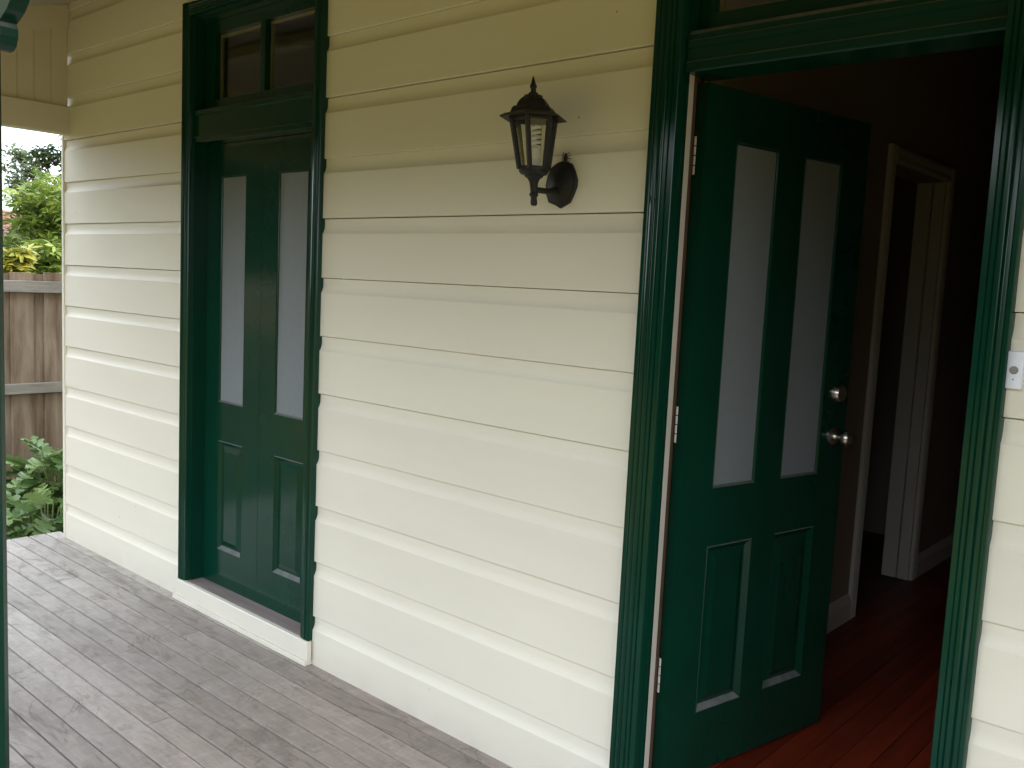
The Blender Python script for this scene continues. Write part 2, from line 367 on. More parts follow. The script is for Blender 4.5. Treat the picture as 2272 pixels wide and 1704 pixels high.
# ---- a panelled leaf: front face at y=0 looking to -y, x from 0 to W
def leaf_body(mb, W, z0, z1, T, holes):
    xs = sorted({0, W} | {h[0] for h in holes} | {h[1] for h in holes})
    zs = sorted({z0, z1} | {h[2] for h in holes} | {h[3] for h in holes})
    def hole(x, zz): return any(h[0] < x < h[1] and h[2] < zz < h[3] for h in holes)
    idx = {}
    def V(x, y, zz):
        key = (round(x, 6), round(y, 6), round(zz, 6))
        if key not in idx: idx[key] = len(mb.v); mb.v.append((x, y, zz))
        return idx[key]
    for i in range(len(xs)-1):
        for j in range(len(zs)-1):
            xa, xb, za, zb = xs[i], xs[i+1], zs[j], zs[j+1]
            if hole((xa+xb)/2, (za+zb)/2): continue
            for y in (0, T): mb.f.append((V(xa, y, za), V(xb, y, za), V(xb, y, zb), V(xa, y, zb)))
            for (dx, dz, pa, pb) in ((-1, 0, (xa, za), (xa, zb)), (1, 0, (xb, za), (xb, zb)), (0, -1, (xa, za), (xb, za)), (0, 1, (xa, zb), (xb, zb))):
                ii, jj = i+dx, j+dz
                solid = 0 <= ii < len(xs)-1 and 0 <= jj < len(zs)-1 and not hole((xs[ii]+xs[ii+1])/2, (zs[jj]+zs[jj+1])/2)
                if not solid: mb.f.append((V(pa[0], 0, pa[1]), V(pb[0], 0, pb[1]), V(pb[0], T, pb[1]), V(pa[0], T, pa[1])))
def ring(mb, h, steps):
    """stepped moulding inside hole h; steps [(inset, y)...]"""
    x0, x1, z0, z1 = h
    rows = [[(x0+i, y, z0+i), (x1-i, y, z0+i), (x1-i, y, z1-i), (x0+i, y, z1-i)] for i, y in steps]
    o = len(mb.v)
    for r in rows: mb.v += r
    for k in range(len(rows)-1):
        for i in range(4): mb.f.append((o+k*4+i, o+k*4+(i+1) % 4, o+(k+1)*4+(i+1) % 4, o+(k+1)*4+i))
def make_leaf(name, W, z0, z1, T, panes, panels, parent, loc, rz):
    mb = MB(); leaf_body(mb, W, z0, z1, T, panes+panels)
    lf = mb.obj(name, GREEN, parent)
    lf.location = loc; lf.rotation_euler = (0, 0, rz)
    for h in panes:
        bd = MB(); ring(bd, (h[0]+.0002, h[1]-.0002, h[2]+.0002, h[3]-.0002), [(0, 0.0005), (0.0015, -0.0012), (0.005, 0.001), (0.0065, 0.004), (0.007, 0.0085), (0.0, 0.010)])
        bd.obj('glazing_bead', GREEN, lf)
        p = MB(); p.box(h[0]+.002, h[1]-.002, 0.0075, 0.0135, h[2]+.002, h[3]-.002); p.obj('pane', FROST, lf)
    for h in panels:
        bd = MB(); ring(bd, (h[0]+.0002, h[1]-.0002, h[2]+.0002, h[3]-.0002), [(0, 0.0004), (0.003, -0.0015), (0.0055, 0.001), (0.019, 0.0112), (0.0195, 0.013)])
        bd.obj('panel_moulding', GREEN, lf)
        p = MB()
        i = 0.0185
        x0, x1, a0, a1 = h[0]+.001, h[1]-.001, h[2]+.001, h[3]-.001
        rows = [(0.0, 0.012), (0.020, 0.012), (0.046, 0.0035), (0.0465, 0.0035)]
        o = 0
        for ins, y in rows:
            p.v += [(x0+ins, y, a0+ins), (x1-ins, y, a0+ins), (x1-ins, y, a1-ins), (x0+ins, y, a1-ins)]
        for kk in range(len(rows)-1):
            for q in range(4): p.f.append((kk*4+q, kk*4+(q+1) % 4, (kk+1)*4+(q+1) % 4, (kk+1)*4+q))
        p.f.append((12, 13, 14, 15)); p.add([(x0, 0.024, a0), (x1, 0.024, a0), (x1, 0.024, a1), (x0, 0.024, a1)], [(0, 1, 2, 3)])
        for q in range(4): p.f.append((q, (q+1) % 4, 16+(q+1) % 4, 16+q))
        p.obj('raised_panel', GREEN, lf)
    return lf

# ---- french doors
fr = MB()
JL, JR = -3.778, -2.895
fr.box(FR0+0.022, JL, 0.012, 0.115, 0.098, 2.62); fr.box(JR, FR1-0.022, 0.012, 0.115, 0.098, 2.62); fr.box(JL, JR, 0.012, 0.115, 2.595, 2.62)
fr.box(JL, JL+0.012, 0.118, 0.140, 0.098, 2.07)
frame = fr.obj('french_door_frame', GREEN, house)
casing_v('architrave', FR0, 1, 0.058, 0.099, 2.668, frame)
casing_v('architrave', FR1, -1, 0.058, 0.099, 2.668, frame)
casing_h('head_architrave', FR0+0.058, FR1-0.058, 2.668, 0.058, frame)
tb = MB(); tb.prism([(0.004, 2.076), (0.001, 2.080), (0.001, 2.098), (0.006, 2.102), (0.006, 2.190), (0.001, 2.194), (0.001, 2.210), (0.015, 2.218), (0.115, 2.224), (0.115, 2.076)], 'x', JL+0.0005, JR-0.0005)
tb.obj('transom_bar', GREEN, frame)
def fanlight(parent, xl, xr, z0, z1, gl, gr, gz0, gz1, mull, y0=0.055, T=0.040):
    mb = MB(); holes = []
    if mull: holes = [(gl-xl, mull[0]-xl, gz0, gz1), (mull[1]-xl, gr-xl, gz0, gz1)]
    else: holes = [(gl-xl, gr-xl, gz0, gz1)]
    leaf_body(mb, xr-xl, z0, z1, T, holes)
    sash = mb.obj('fanlight_sash', GREEN, house); sash.location = (xl, y0, 0)
    for h in holes:
        p = MB(); p.box(h[0]-.001, h[1]+.001, 0.020, 0.024, h[2]-.001, h[3]+.001); p.obj('pane', GLASS, sash)
        q = MB(); ring(q, (h[0]+.0003, h[1]-.0003, h[2]+.0003, h[3]-.0003), [(0.0, 0.0265), (0.011, 0.0265), (0.011, 0.0385), (0.0, 0.0385)]); q.obj('glazing_bead', BEAD, sash)
    return sash
fanlight(frame, JL+.001, JR-.001, 2.2245, 2.594, -3.70, -2.955, 2.262, 2.54, (-3.352, -3.318))
LW = (JR-JL)/2-0.002
def fl(x): return x
make_leaf('french_door_leaf', LW, 0.088, 2.074, 0.040, [(0.114, 0.315, 0.940, 1.936)], [(0.118, 0.316, 0.262, 0.766)], house, (JL+.001, 0.070, 0), 0)
make_leaf('french_door_leaf', LW, 0.088, 2.074, 0.040, [(0.108, 0.314, 0.940, 1.936)], [(LW-0.322, LW-0.118, 0.262, 0.766)], house, (JL+LW+0.003, 0.070, 0), 0)
th = MB(); th.prism([(-0.008, 0.060), (-0.008, 0.094), (0.0, 0.097), (0.064, 0.0985), (0.13, 0.0875), (0.13, 0.060)], 'x', JL+0.0005, JR-0.0005)
th.obj('threshold', SILLW, frame)
sl = MB(); sl.prism([(-0.029, 0.022), (-0.029, 0.094), (-0.026, 0.0975), (-0.0085, 0.0975), (-0.0085, 0.022)], 'x', FR0-0.004, FR1+0.006)
sl.obj('door_sill', WHITE, house, bevel=0.0015)
sl = MB(); sl.box(FR0-0.022, FR1+0.002, -0.036, -0.0022, 0.001, 0.0205)
sl.obj('sill_bead', WHITE, house, bevel=0.002)

# ---- front door frame and open leaf
fr = MB()
PL, PR = -1.302, -0.548
fr.box(FD0+0.025, PL, 0.012, 0.0235, 0.0, 2.90); fr.box(PR, FD1-0.022, 0.012, 0.125, 0.0, 2.90); fr.box(PL, PR, 0.012, 0.125, 2.86, 2.90)
fframe = fr.obj('front_door_frame', GREEN, house)
jb = MB(); jb.box(FD0+0.025, PL-0.0005, 0.0240, 0.049, 0.0, 2.12); jb.obj('jamb_edge', HALLT, fframe)
jb = MB(); jb.box(FD0+0.025, PL-0.016, 0.0495, 0.125, 0.0, 2.12); jb.obj('jamb_rebate', RAW, fframe)
jb = MB(); jb.box(FD0+0.025, PL-0.0005, 0.0240, 0.125, 2.1205, 2.90); jb.obj('jamb_head', GREEN, fframe)
casing_v('architrave', FD0, 1, 0.084, -0.02, 2.92, fframe)
casing_v('architrave', FD1, -1, 0.070, -0.02, 2.92, fframe)
tb = MB(); tb.prism([(0.004, 2.092), (0.000, 2.096), (0.000, 2.116), (0.007, 2.121), (0.007, 2.150), (0.002, 2.153), (0.002, 2.170), (0.008, 2.174), (0.008, 2.188), (0.02, 2.200), (0.12, 2.204), (0.12, 2.092)], 'x', PL+.0005, PR-.0005)
tb.obj('transom_bar', GREEN, fframe)
fanlight(fframe, PL+.001, PR-.001, 2.205, 2.859, -1.262, -0.588, 2.248, 2.82, None)
th = MB(); th.prism([(-0.03, 0.0), (-0.03, 0.085), (-0.02, 0.092), (0.05, 0.0985), (0.125, 0.0985), (0.125, 0.0)], 'x', PL+.0005, PR-.0005)
th.obj('threshold', JARRAH, fframe)
TH = math.radians(78.3)
W2 = 0.757
fl_ = make_leaf('front_door_leaf', W2, 0.112, 2.080, 0.040, [(0.128, 0.318, 0.972, 1.943), (0.438, 0.628, 0.972, 1.943)],
                [(0.124, 0.325, 0.300, 0.802), (0.430, 0.632, 0.300, 0.802)], house, (-1.276, 0.081, 0), TH)
kn = MB()
kn.lathe([(0.0, 0), (0.031, 0), (0.031, 0.004), (0.026, 0.009), (0.013, 0.011), (0.0098, 0.016), (0.0098, 0.030), (0.016, 0.036), (0.0255, 0.044), (0.0275, 0.054), (0.0245, 0.064), (0.015, 0.071), (0.0, 0.073)], (0.694, -0.0003, 1.090), 24, axis=(0, -1, 0))
kn.obj('door_knob', STEEL, fl_, smooth=True)
dl = MB(); dl.lathe([(0.0, 0), (0.030, 0), (0.030, 0.004), (0.026, 0.018), (0.024, 0.022), (0.010, 0.0225), (0, 0.022)], (0.694, -0.0003, 1.229), 24, axis=(0, -1, 0))
dl.obj('deadlock', STEEL, fl_, smooth=True)
for zc in (1.892, 1.158, 0.430):
    h = MB()
    hx, hy = -1.3105, 0.0925
    for q in range(4):
        za = zc-0.05+q*0.026
        h.lathe([(0.0, za), (0.0062, za+.0006), (0.0062, za+0.0235), (0, za+0.0242)], (hx, hy, 0), 12)
    ho = h.obj('hinge', HINGEW, fl_, smooth=True)
    ho.matrix_parent_inverse = (Matrix.Translation((-1.276, 0.081, 0)) @ Matrix.Rotation(TH, 4, 'Z')).inverted()

# ---- inside: hall and side room shells
HW = -1.46
iw = MB(); iw.box(HW-0.14, HW, 0.126, 1.975, FL-0.02, 3.0); iw.box(HW-0.14, HW, 2.75, 9.0, FL-0.02, 3.0); iw.box(HW-0.14, HW, 1.975, 2.75, 2.13, 3.0)
iw.box(HW, PL-0.0, 0.1262, 0.20, FL-0.02, 3.0)
iw.obj('hall_left_wall', HALLP, house)
iw = MB(); iw.box(-0.30, -0.16, 0.126, 9.0, FL-0.02, 3.0); iw.obj('hall_right_wall', HALLP, house)
iw = MB(); iw.box(PR+0.05, -0.30, 0.1262, 0.20, FL-0.02, 3.0); iw.box(PL, PR+.05, 0.1262, 0.2, 2.88, 3.0); iw.obj('hall_front_wall', HALLP, house)
iw = MB(); iw.box(-5.13, X1, 8.9, 9.0, -0.5, 3.06); iw.box(-5.135, -5.02, 0.0905, 8.9, -0.5, 3.06); iw.box(X1-.1, X1, 0.0905, 8.9, -0.5, 3.06)
iw.obj('outer_wall', CREAM, house)
iw = MB(); iw.box(-5.02, HW-0.14, 3.58, 3.66, FL-.02, 3.0); iw.box(-3.0+.4, -2.55, 0.126, 3.58, FL-.02, 3.0); iw.obj('room_partition', HALLP, house)
iw = MB(); iw.box(-5.13, X1, 0.0905, 9.0, 3.0, 3.05); iw.obj('hall_ceiling', HALLP, house)
iw = MB(); iw.box(-5.02, HW-0.02, 0.126, 8.9, 0.0, FL); iw.box(-0.29, X1-.1, 0.126, 8.9, 0, FL); iw.obj('room_floor', RAW, house)
hf = MB(); hf.box(HW-0.02, -0.29, 0.1255, 8.9, 0.0, FL-0.02); hfo = hf.obj('hall_floor', RAW, house)
x = HW-0.018
while x < -0.30:
    wdt = 0.083
    mb = MB(); mb.box(x+.0006, x+wdt-.0006, 0.126, 8.9, FL-.0195, FL+rnd.uniform(-.0006, .0006)); mb.obj('floorboard', JARRAH, hfo, bevel=0.0012)
    x += wdt
def skirting(y0, y1):
    mb = MB(); mb.prism([(HW, FL+.001), (HW+0.018, FL+.001), (HW+0.018, FL+0.085), (HW+0.012, FL+0.10), (HW+0.006, FL+0.112), (HW, FL+0.118)], 'y', y0, y1); mb.obj('skirting', HALLT, house)
skirting(0.21, 1.91); skirting(2.815, 8.9)
for (y0, y1) in ((1.912, 1.985), (2.740, 2.813)):
    mb = MB(); mb.prism([(HW+.0, y0), (HW+0.016, y0), (HW+0.022, y0+0.012), (HW+0.016, y0+0.03), (HW+0.020, y1-0.015), (HW+0.013, y1), (HW, y1)], 'z', FL+.001, 2.20); mb.obj('hall_architrave', HALLT, house)
mb = MB(); mb.prism([(HW, 2.13), (HW+0.016, 2.13), (HW+0.022, 2.142), (HW+0.016, 2.16), (HW+0.020, 2.185), (HW+0.013, 2.20), (HW, 2.20)], 'y', 1.9855, 2.7395); mb.obj('hall_architrave', HALLT, house)
mb = MB(); mb.box(HW-0.135, HW-.062, 2.728, 2.7495, FL+.001, 2.13); mb.box(HW-0.054, HW-.001, 2.728, 2.7495, FL+.001, 2.13); mb.obj('hall_door_jamb', HALLT, house)

# ---- verandah roof, end gable lining, main roof
def roofz(y): return 2.866+y*0.286
vr = MB(); nx, pitchc = 560, 0.076
xs = [X0-0.25+i*0.0152 for i in range(nx)]
vs = []; fs = []
for th_ in (0, 0.004):
    for y in (0.06, -1.85):
        for x in xs: vs.append((x, y, roofz(y)+0.014+0.0115*math.sin(2*PI*x/pitchc)+th_))
for i in range(nx-1):
    fs.append((i, i+1, nx+i+1, nx+i)); fs.append((2*nx+i, 2*nx+i+1, 3*nx+i+1, 3*nx+i))
vr.add(vs, fs); vr.obj('verandah_roof', IRON, house, smooth=True)
for y in (-0.55, -1.15):
    mb = MB(); mb.prism([(y, roofz(y)), (y+.045, roofz(y+.045)), (y+.045, roofz(y+.045)-.05), (y, roofz(y)-.05)], 'x', -5.05, X1); mb.obj('roof_batten', CREAM2, house)
mb = MB(); mb.box(-5.05, X1, -1.545, -1.455, 2.26, 2.42); mb.obj('verandah_beam', GREEN, house)
mb = MB(); mb.box(X0-.25, X1, -1.93, -1.84, 2.27, 2.38); mb.obj('gutter', GREEN, house)
bm_ = MB(); bm_.prism([(-5.115, 2.203), (-5.050, 2.203), (-5.046, 2.207), (-5.046, 2.343), (-5.050, 2.347), (-5.115, 2.347)], 'y', -0.0008, -1.60); bm_.obj('end_beam', CREAM2, house)
ep = empty('end_gable_panel', (0, 0, 0), house)
y = -0.0012
while y > -1.58:
    y2 = y-0.0835
    mb = MB()
    v = 0.004
    z0 = 2.3485
    def zt(yy): return roofz(yy)-0.003
    pr = [(-5.078, y), (-5.078, y2), (-5.068, y2), (-5.064, y2+v), (-5.064, y-v), (-5.068, y)]
    vs = [(p[0], p[1], z0) for p in pr]+[(p[0], p[1], zt(p[1])) for p in pr]
    n = len(pr); mb.add(vs, [tuple(range(n))[::-1], tuple(range(n, 2*n))]+[(i, (i+1) % n, n+(i+1) % n, n+i) for i in range(n)])
    mb.obj('lining_board', CREAM2, ep)
    y = y2-0.0002
mb = MB(); mb.add([(-5.0635, -0.002, roofz(0)-0.115), (-5.0635, -1.58, roofz(-1.58)-0.115), (-5.0635, -1.58, roofz(-1.58)-.004), (-5.0635, -0.002, roofz(0)-.004),
                   (-5.050, -0.002, roofz(0)-0.115), (-5.050, -1.58, roofz(-1.58)-0.115), (-5.050, -1.58, roofz(-1.58)-.004), (-5.050, -0.002, roofz(0)-.004)],
                  [(0, 1, 2, 3), (7, 6, 5, 4), (0, 4, 5, 1), (1, 5, 6, 2), (2, 6, 7, 3), (3, 7, 4, 0)])
mb.obj('raking_trim', CREAM2, house)
mb = MB()
mb.add([(X0-.4, -0.05, 2.98), (X1+.4, -0.05, 2.98), (X1-3, 4.5, 5.1), (X0+3, 4.5, 5.1), (X1+.4, 9.3, 2.98), (X0-.4, 9.3, 2.98)],
       [(0, 1, 2, 3), (1, 4, 2), (4, 5, 3, 2), (5, 0, 3), (0, 5, 4, 1)])
mb.obj('main_roof', IRON, house)

# ---- verandah post with its bracket
post = MB(); post.prism([(-1.79, -1.585), (-1.71, -1.585), (-1.70, -1.575), (-1.70, -1.51), (-1.71, -1.50), (-1.79, -1.50)], 'z', -0.0, 1.872)
po = post.obj('verandah_post', GREEN, house)
ph = MB(); ph.prism([(-1.79, -1.585), (-1.712, -1.585), (-1.704, -1.577), (-1.704, -1.508), (-1.712, -1.50), (-1.79, -1.50)], 'z', 1.8725, 2.26)
ph.obj('post_head', WHITE, po)
br = MB()
outr = [(-1.7035, 1.872), (-1.690, 1.872), (-1.676, 1.878), (-1.668, 1.892), (-1.668, 1.905), (-1.674, 1.914), (-1.664, 1.917), (-1.640, 1.927), (-1.622, 1.940), (-1.600, 1.965),
        (-1.575, 2.01), (-1.555, 2.07), (-1.545, 2.14), (-1.54, 2.258), (-1.60, 2.258), (-1.605, 2.15), (-1.618, 2.08), (-1.640, 2.015), (-1.660, 1.975), (-1.678, 1.951), (-1.7035, 1.930)]
br.prism(outr, 'y', -1.515, -1.487); br.obj('bracket', GREEN, po)
inf = MB(); inf.prism([(-1.7035, 1.932), (-1.678, 1.953), (-1.661, 1.976), (-1.642, 2.016), (-1.620, 2.08), (-1.607, 2.15), (-1.602, 2.256), (-1.7035, 2.256)], 'y', -1.508, -1.494); inf.obj('bracket_infill', WHITE, po)

# ------------------------------------------------------------------ deck
dk = MB()
for xj in [X0-0.06+0.45*i for i in range(18)]: dk.box(xj, xj+0.045, -1.60, 0.03, -0.14, -0.024)
dk.box(-5.225, X1, -1.66, -1.62, -0.45, -0.024); dk.box(-5.24, -5.205, -1.62, 0.03, -0.45, -0.024)
deck = tag(dk.obj('deck', SILLW), kind='structure')
joints = {}
def fb(x0, x1, y0, y1):
    mb = MB(); dz = rnd.uniform(-.0012, .0012)
    mb.box(x0+.0008, x1-.0008, y0, y1, -0.022, dz)
    mb.obj('deck_board', DECK, deck, bevel=0.0016)
edges = [0.030, -0.0525+0.0]+[-0.0525-0.0915*i for i in range(1, 19)]
known = {-0.57: [-3.361], -0.62: [-2.797], -0.423: [-4.023], -0.177: [-3.42]}
for i in range(len(edges)-1):
    y1, y0 = edges[i]-0.0034, edges[i+1]+0.0034
    js = [v for kk, vv in known.items() if y0-.004 < kk < y1+.004 for v in vv]
    if not js: js = [rnd.uniform(-4.6, -3.2)] if rnd.random() < .4 else []
    js += [rnd.uniform(-1.2, 0.6), 1.9]
    xs = [-5.27+rnd.uniform(-.004, .004)]+sorted(js)+[X1]
    for a, b2 in zip(xs, xs[1:]): fb(a, b2, y0, y1)

# ------------------------------------------------------------------ wall lamp
LX, LY = -1.692, -0.125
lamp = empty('wall_lamp', (LX, 0, 1.75))
tag(lamp, 'black six-sided carriage lamp with clear glass on the weatherboards between the doors', 'wall lamp')
inv = Matrix.Translation((LX, 0, 1.75)).inverted()
def lp(mb, name, material, smooth=False, bevel=0, par=None):
    if name not in ('backplate', 'arm'):      # the lantern has sagged a little off plumb
        mb.v = [(x-0.034*(z-1.792), y-0.044*(z-1.792), z) for x, y, z in mb.v]
    o = mb.obj(name, material, None, smooth, bevel); o.parent = par or lamp
    o.matrix_parent_inverse = inv; return o
bpz = lambda q: 1.886-(q-1000)*0.0002783
bpx = lambda q: -1.747+(q-690)*0.000362
outl = [(740, 1060), (800, 1016), (840, 1004), (875, 1002), (905, 1012), (945, 1034), (980, 1110), (1006, 1200), (1004, 1265), (975, 1355), (945, 1428), (895, 1458), (850, 1485), (800, 1452), (728, 1420), (700, 1340), (690, 1240), (706, 1140)]
outl = [(bpx(a), bpz(b2)) for a, b2 in outl]
cxp, czp = -1.690, 1.816
mb = MB(); rows = [(1.0, -0.001), (1.0, -0.008), (0.93, -0.012), (0.86, -0.0125), (0.80, -0.016), (0.45, -0.024), (0.22, -0.030)]
n = len(outl); vs = []; fs = []
for sc, yy in rows:
    for (a, b2) in outl: vs.append((cxp+(a-cxp)*sc, yy, czp+(b2-czp)*sc))
for k in range(len(rows)-1):
    for i in range(n): fs.append((k*n+i, k*n+(i+1) % n, (k+1)*n+(i+1) % n, (k+1)*n+i))
fs.append(tuple(range((len(rows)-1)*n, len(rows)*n))); fs.append(tuple(range(n))[::-1])
mb.add(vs, fs); lp(mb, 'backplate', BLACK, True)
mb = MB(); mb.tube([(cxp, -0.028, 1.800), (LX, -0.06, 1.794), (LX, LY, 1.792)], [0.012, 0.0085, 0.0085], 12); lp(mb, 'arm', BLACK, True)
mb = MB()
prof = [(0.0, 1.7465), (0.008, 1.7485), (0.0098, 1.754), (0.0095, 1.760), (0.0085, 1.768), (0.0090, 1.772), (0.0130, 1.776), (0.0130, 1.780), (0.0098, 1.784), (0.0110, 1.800), (0.0125, 1.812), (0.018, 1.822), (0.026, 1.827), (0.027, 1.831), (0.037, 1.834), (0.042, 1.840), (0.042, 1.846), (0.0, 1.846)]
mb.lathe(prof, (LX, LY, 0), 24); lp(mb, 'stem', BLACK, True)
A0 = math.radians(-65)
def hexp(r, zz): return [(LX+r*math.cos(A0+i*PI/3), LY+r*math.sin(A0+i*PI/3), zz) for i in range(6)]
zA, zB, rA, rB = 1.846, 1.990, 0.042, 0.0635
mb = MB()
for i in range(6):
    a, b2 = Vector(hexp(rA, zA)[i]), Vector(hexp(rB, zB)[i])
    mb.tube([a, b2], [0.0070, 0.0078], 6)
for rr, zz, hh in ((rA+.002, zA, 0.008), (rB+.002, zB-.012, 0.012)):
    o1, i1 = hexp(rr+.003, zz), hexp(rr-.007, zz); o2, i2 = hexp(rr+.003, zz+hh), hexp(rr-.007, zz+hh)
    mb.add(o1+i1+o2+i2, [(i, (i+1) % 6, 12+(i+1) % 6, 12+i) for i in range(6)]+[(6+i, 6+(i+1) % 6, 18+(i+1) % 6, 18+i) for i in range(6)]
           + [(i, (i+1) % 6, 6+(i+1) % 6, 6+i) for i in range(6)]+[(12+i, 12+(i+1) % 6, 18+(i+1) % 6, 18+i) for i in range(6)])
lp(mb, 'cage', BLACK)
for i in range(6):
    a, b2 = hexp(rA-.001, zA+.004), hexp(rB-.001, zB-.004); j = (i+1) % 6
    ia, ib = hexp(rA-.004, zA+.004), hexp(rB-.004, zB-.004)
    def lerp(p, q, t): return tuple(p[k]+(q[k]-p[k])*t for k in range(3))
    q = [lerp(a[i], a[j], .10), lerp(a[i], a[j], .90), lerp(b2[i], b2[j], .90), lerp(b2[i], b2[j], .10)]
    q2 = [lerp(ia[i], ia[j], .10), lerp(ia[i], ia[j], .90), lerp(ib[i], ib[j], .90), lerp(ib[i], ib[j], .10)]
    mb = MB(); mb.add(q+q2, [(0, 1, 2, 3), (7, 6, 5, 4), (0, 4, 5, 1), (1, 5, 6, 2), (2, 6, 7, 3), (3, 7, 4, 0)]); lp(mb, 'pane', GLASS)
mb = MB()
rp_ = [(0.058, 1.990), (0.097, 1.984), (0.098, 1.9865), (0.082, 1.995), (0.073, 1.997), (0.067, 1.999), (0.063, 2.009), (0.058, 2.0155), (0.049, 2.017), (0.0475, 2.022), (0.043, 2.030), (0.036, 2.038), (0.027, 2.0445)]
vs, fs = [], []
for r, zz in rp_: vs += hexp(r, zz)
for k in range(len(rp_)-1):
    for i in range(6): fs.append((k*6+i, k*6+(i+1) % 6, (k+1)*6+(i+1) % 6, (k+1)*6+i))
fs.append(tuple(range((len(rp_)-1)*6, len(rp_)*6)))
mb.add(vs, fs); lp(mb, 'lamp_roof', BLACK, bevel=0.001)
mb = MB(); mb.lathe([(0.026, 2.0435), (0.026, 2.0475), (0.015, 2.0505), (0.0130, 2.055), (0.0078, 2.058), (0.0072, 2.066), (0.0098, 2.0705), (0.0098, 2.0750), (0.0068, 2.080), (0.0032, 2.094), (0.0, 2.1025)], (LX, LY, 0), 18)
lp(mb, 'finial', BLACK, True)
BX, BY = LX+0.005, LY+0.004
mb = MB(); mb.lathe([(0, 1.8465), (0.012, 1.8465), (0.012, 1.876), (0.0145, 1.880), (0.0150, 1.900), (0.012, 1.906), (0, 1.9065)], (BX, BY, 0), 20)
bulb = lp(mb, 'bulb', CFL, True)
mb = MB(); pts = []
for q in range(90):
    t = q/89; a = t*2*PI*4.4; rr = 0.0115
    pts.append((BX+rr*math.cos(a), BY+rr*math.sin(a), 1.908+t*0.060))
mb.tube(pts, 0.0045, 8); o = lp(mb, 'spiral_tube', CFL, True); 
o.parent = bulb; o.matrix_parent_inverse = Matrix.Identity(4)
mb = MB(); ld = Vector((0.5, -0.86, 0)).normalized(); lr = Vector((0.86, 0.5, 0)).normalized()
cc = Vector((BX, BY, 1.862))+ld*0.0145
vs = [cc-lr*.008+Vector((0, 0, -.010)), cc+lr*.004+Vector((0, 0, -.010)), cc+lr*.004+Vector((0, 0, .011)), cc-lr*.008+Vector((0, 0, .011))]
vs += [v_-ld*.0008 for v_ in vs]
mb.add(vs, [(0, 1, 2, 3), (7, 6, 5, 4), (0, 4, 5, 1), (1, 5, 6, 2), (2, 6, 7, 3), (3, 7, 4, 0)]); o = lp(mb, 'paper_label', PLASTIC); o.parent = bulb; o.matrix_parent_inverse = Matrix.Identity(4)

# spider above the backplate
spc = (-1.678, -0.007, 1.894)
mb = MB()
mb.lathe([(0, -0.010), (0.0040, -0.0075), (0.0062, -0.001), (0.0050, 0.005), (0.0034, 0.0068), (0.0042, 0.0095), (0.0026, 0.013), (0, 0.0138)], spc, 12)
for sgn in (-1, 1):
    for k, (dx, dz) in enumerate(((0.013, 0.014), (0.017, 0.007), (0.017, -0.003), (0.014, -0.014))):
        st_ = (spc[0], spc[1], spc[2]+0.004-0.002*k)
        mb.tube([st_, (spc[0]+sgn*dx*.55, spc[1]-.004, st_[2]+dz*.35), (spc[0]+sgn*dx, spc[1]+.004, st_[2]+dz)], [0.0014, 0.0012, 0.0008], 5)
sp_ = mb.obj('spider', BLK, None, True)
tag(sp_, 'small black spider on the cream board just above the lamp backplate', 'spider')

# ------------------------------------------------------------------ doorbell
db = empty('doorbell', (-0.462, -0.001, 1.398))
tag(db, 'white plastic doorbell with grey round button right of the open front door', 'doorbell')
mb = MB(); sec = []
W_, H_, D_ = 0.031, 0.078, 0.017
pr = []
for k in range(9):
    a = -1+k/4; pr.append((a*W_/2, -D_+0.005*a*a*1.0))
pr = [(-W_/2, 0)]+pr+[(W_/2, 0)]
mb.prism(pr, 'z', -H_/2, H_/2); o = mb.obj('bell_case', PLASTIC, db, True, bevel=0.002)
mb = MB(); mb.lathe([(0, 0), (0.0085, 0), (0.0085, 0.0012), (0.007, 0.0018), (0, 0.0022)], (0, -D_+0.0004, 0.0), 20, axis=(0, -1, 0)); mb.obj('bell_button', GREYBTN, db, True)
mb = MB(); mb.lathe([(0, 0), (0.0018, 0), (0.0018, 0.0006), (0, 0.0008)], (0, -D_+0.0002, -0.019), 10, axis=(0, -1, 0)); mb.obj('indicator', GREYBTN, db)

# ------------------------------------------------------------------ paling fence
FX = -7.2
fence = empty('paling_fence', (FX, 0, GZ))
tag(fence, 'weathered brown timber paling fence with grey rails beyond the end of the deck', 'fence')
finv = Matrix.Translation((FX, 0, GZ)).inverted()
def fp(mb, name, mt, bevel=0):
    o = mb.obj(name, mt, fence, bevel=bevel); o.matrix_parent_inverse = finv; return o
y = -2.80
k = 0
yy = 0.463-0.237*14
while yy < 6.5:
    top = 1.450+rnd.uniform(-.012, .012)
    mb = MB(); mb.box(FX-0.030, FX-0.014, yy+0.13, yy+0.27, GZ+.02, top+rnd.uniform(-.012, .006)); fp(mb, 'paling', FENCEW)
    mb = MB(); mb.box(FX-0.0138, FX+0.002, yy+0.064-0.065+0.0, yy+0.064+0.10, GZ+.02, top); fp(mb, 'paling', FENCEW, .002)
    yy += 0.237
for (za, zb) in ((1.300, 1.386), (0.545, 0.623), (-0.25, -0.17)):
    mb = MB(); mb.box(FX+0.0025, FX+0.042, -2.9, 6.6, za, zb); fp(mb, 'rail', RAILW, .004)
for yp in (-2.7, -0.3, 2.1, 4.5):
    mb = MB(); mb.box(FX-0.13, FX-0.031, yp, yp+0.1, GZ-.1, 1.40); fp(mb, 'post', RAILW)

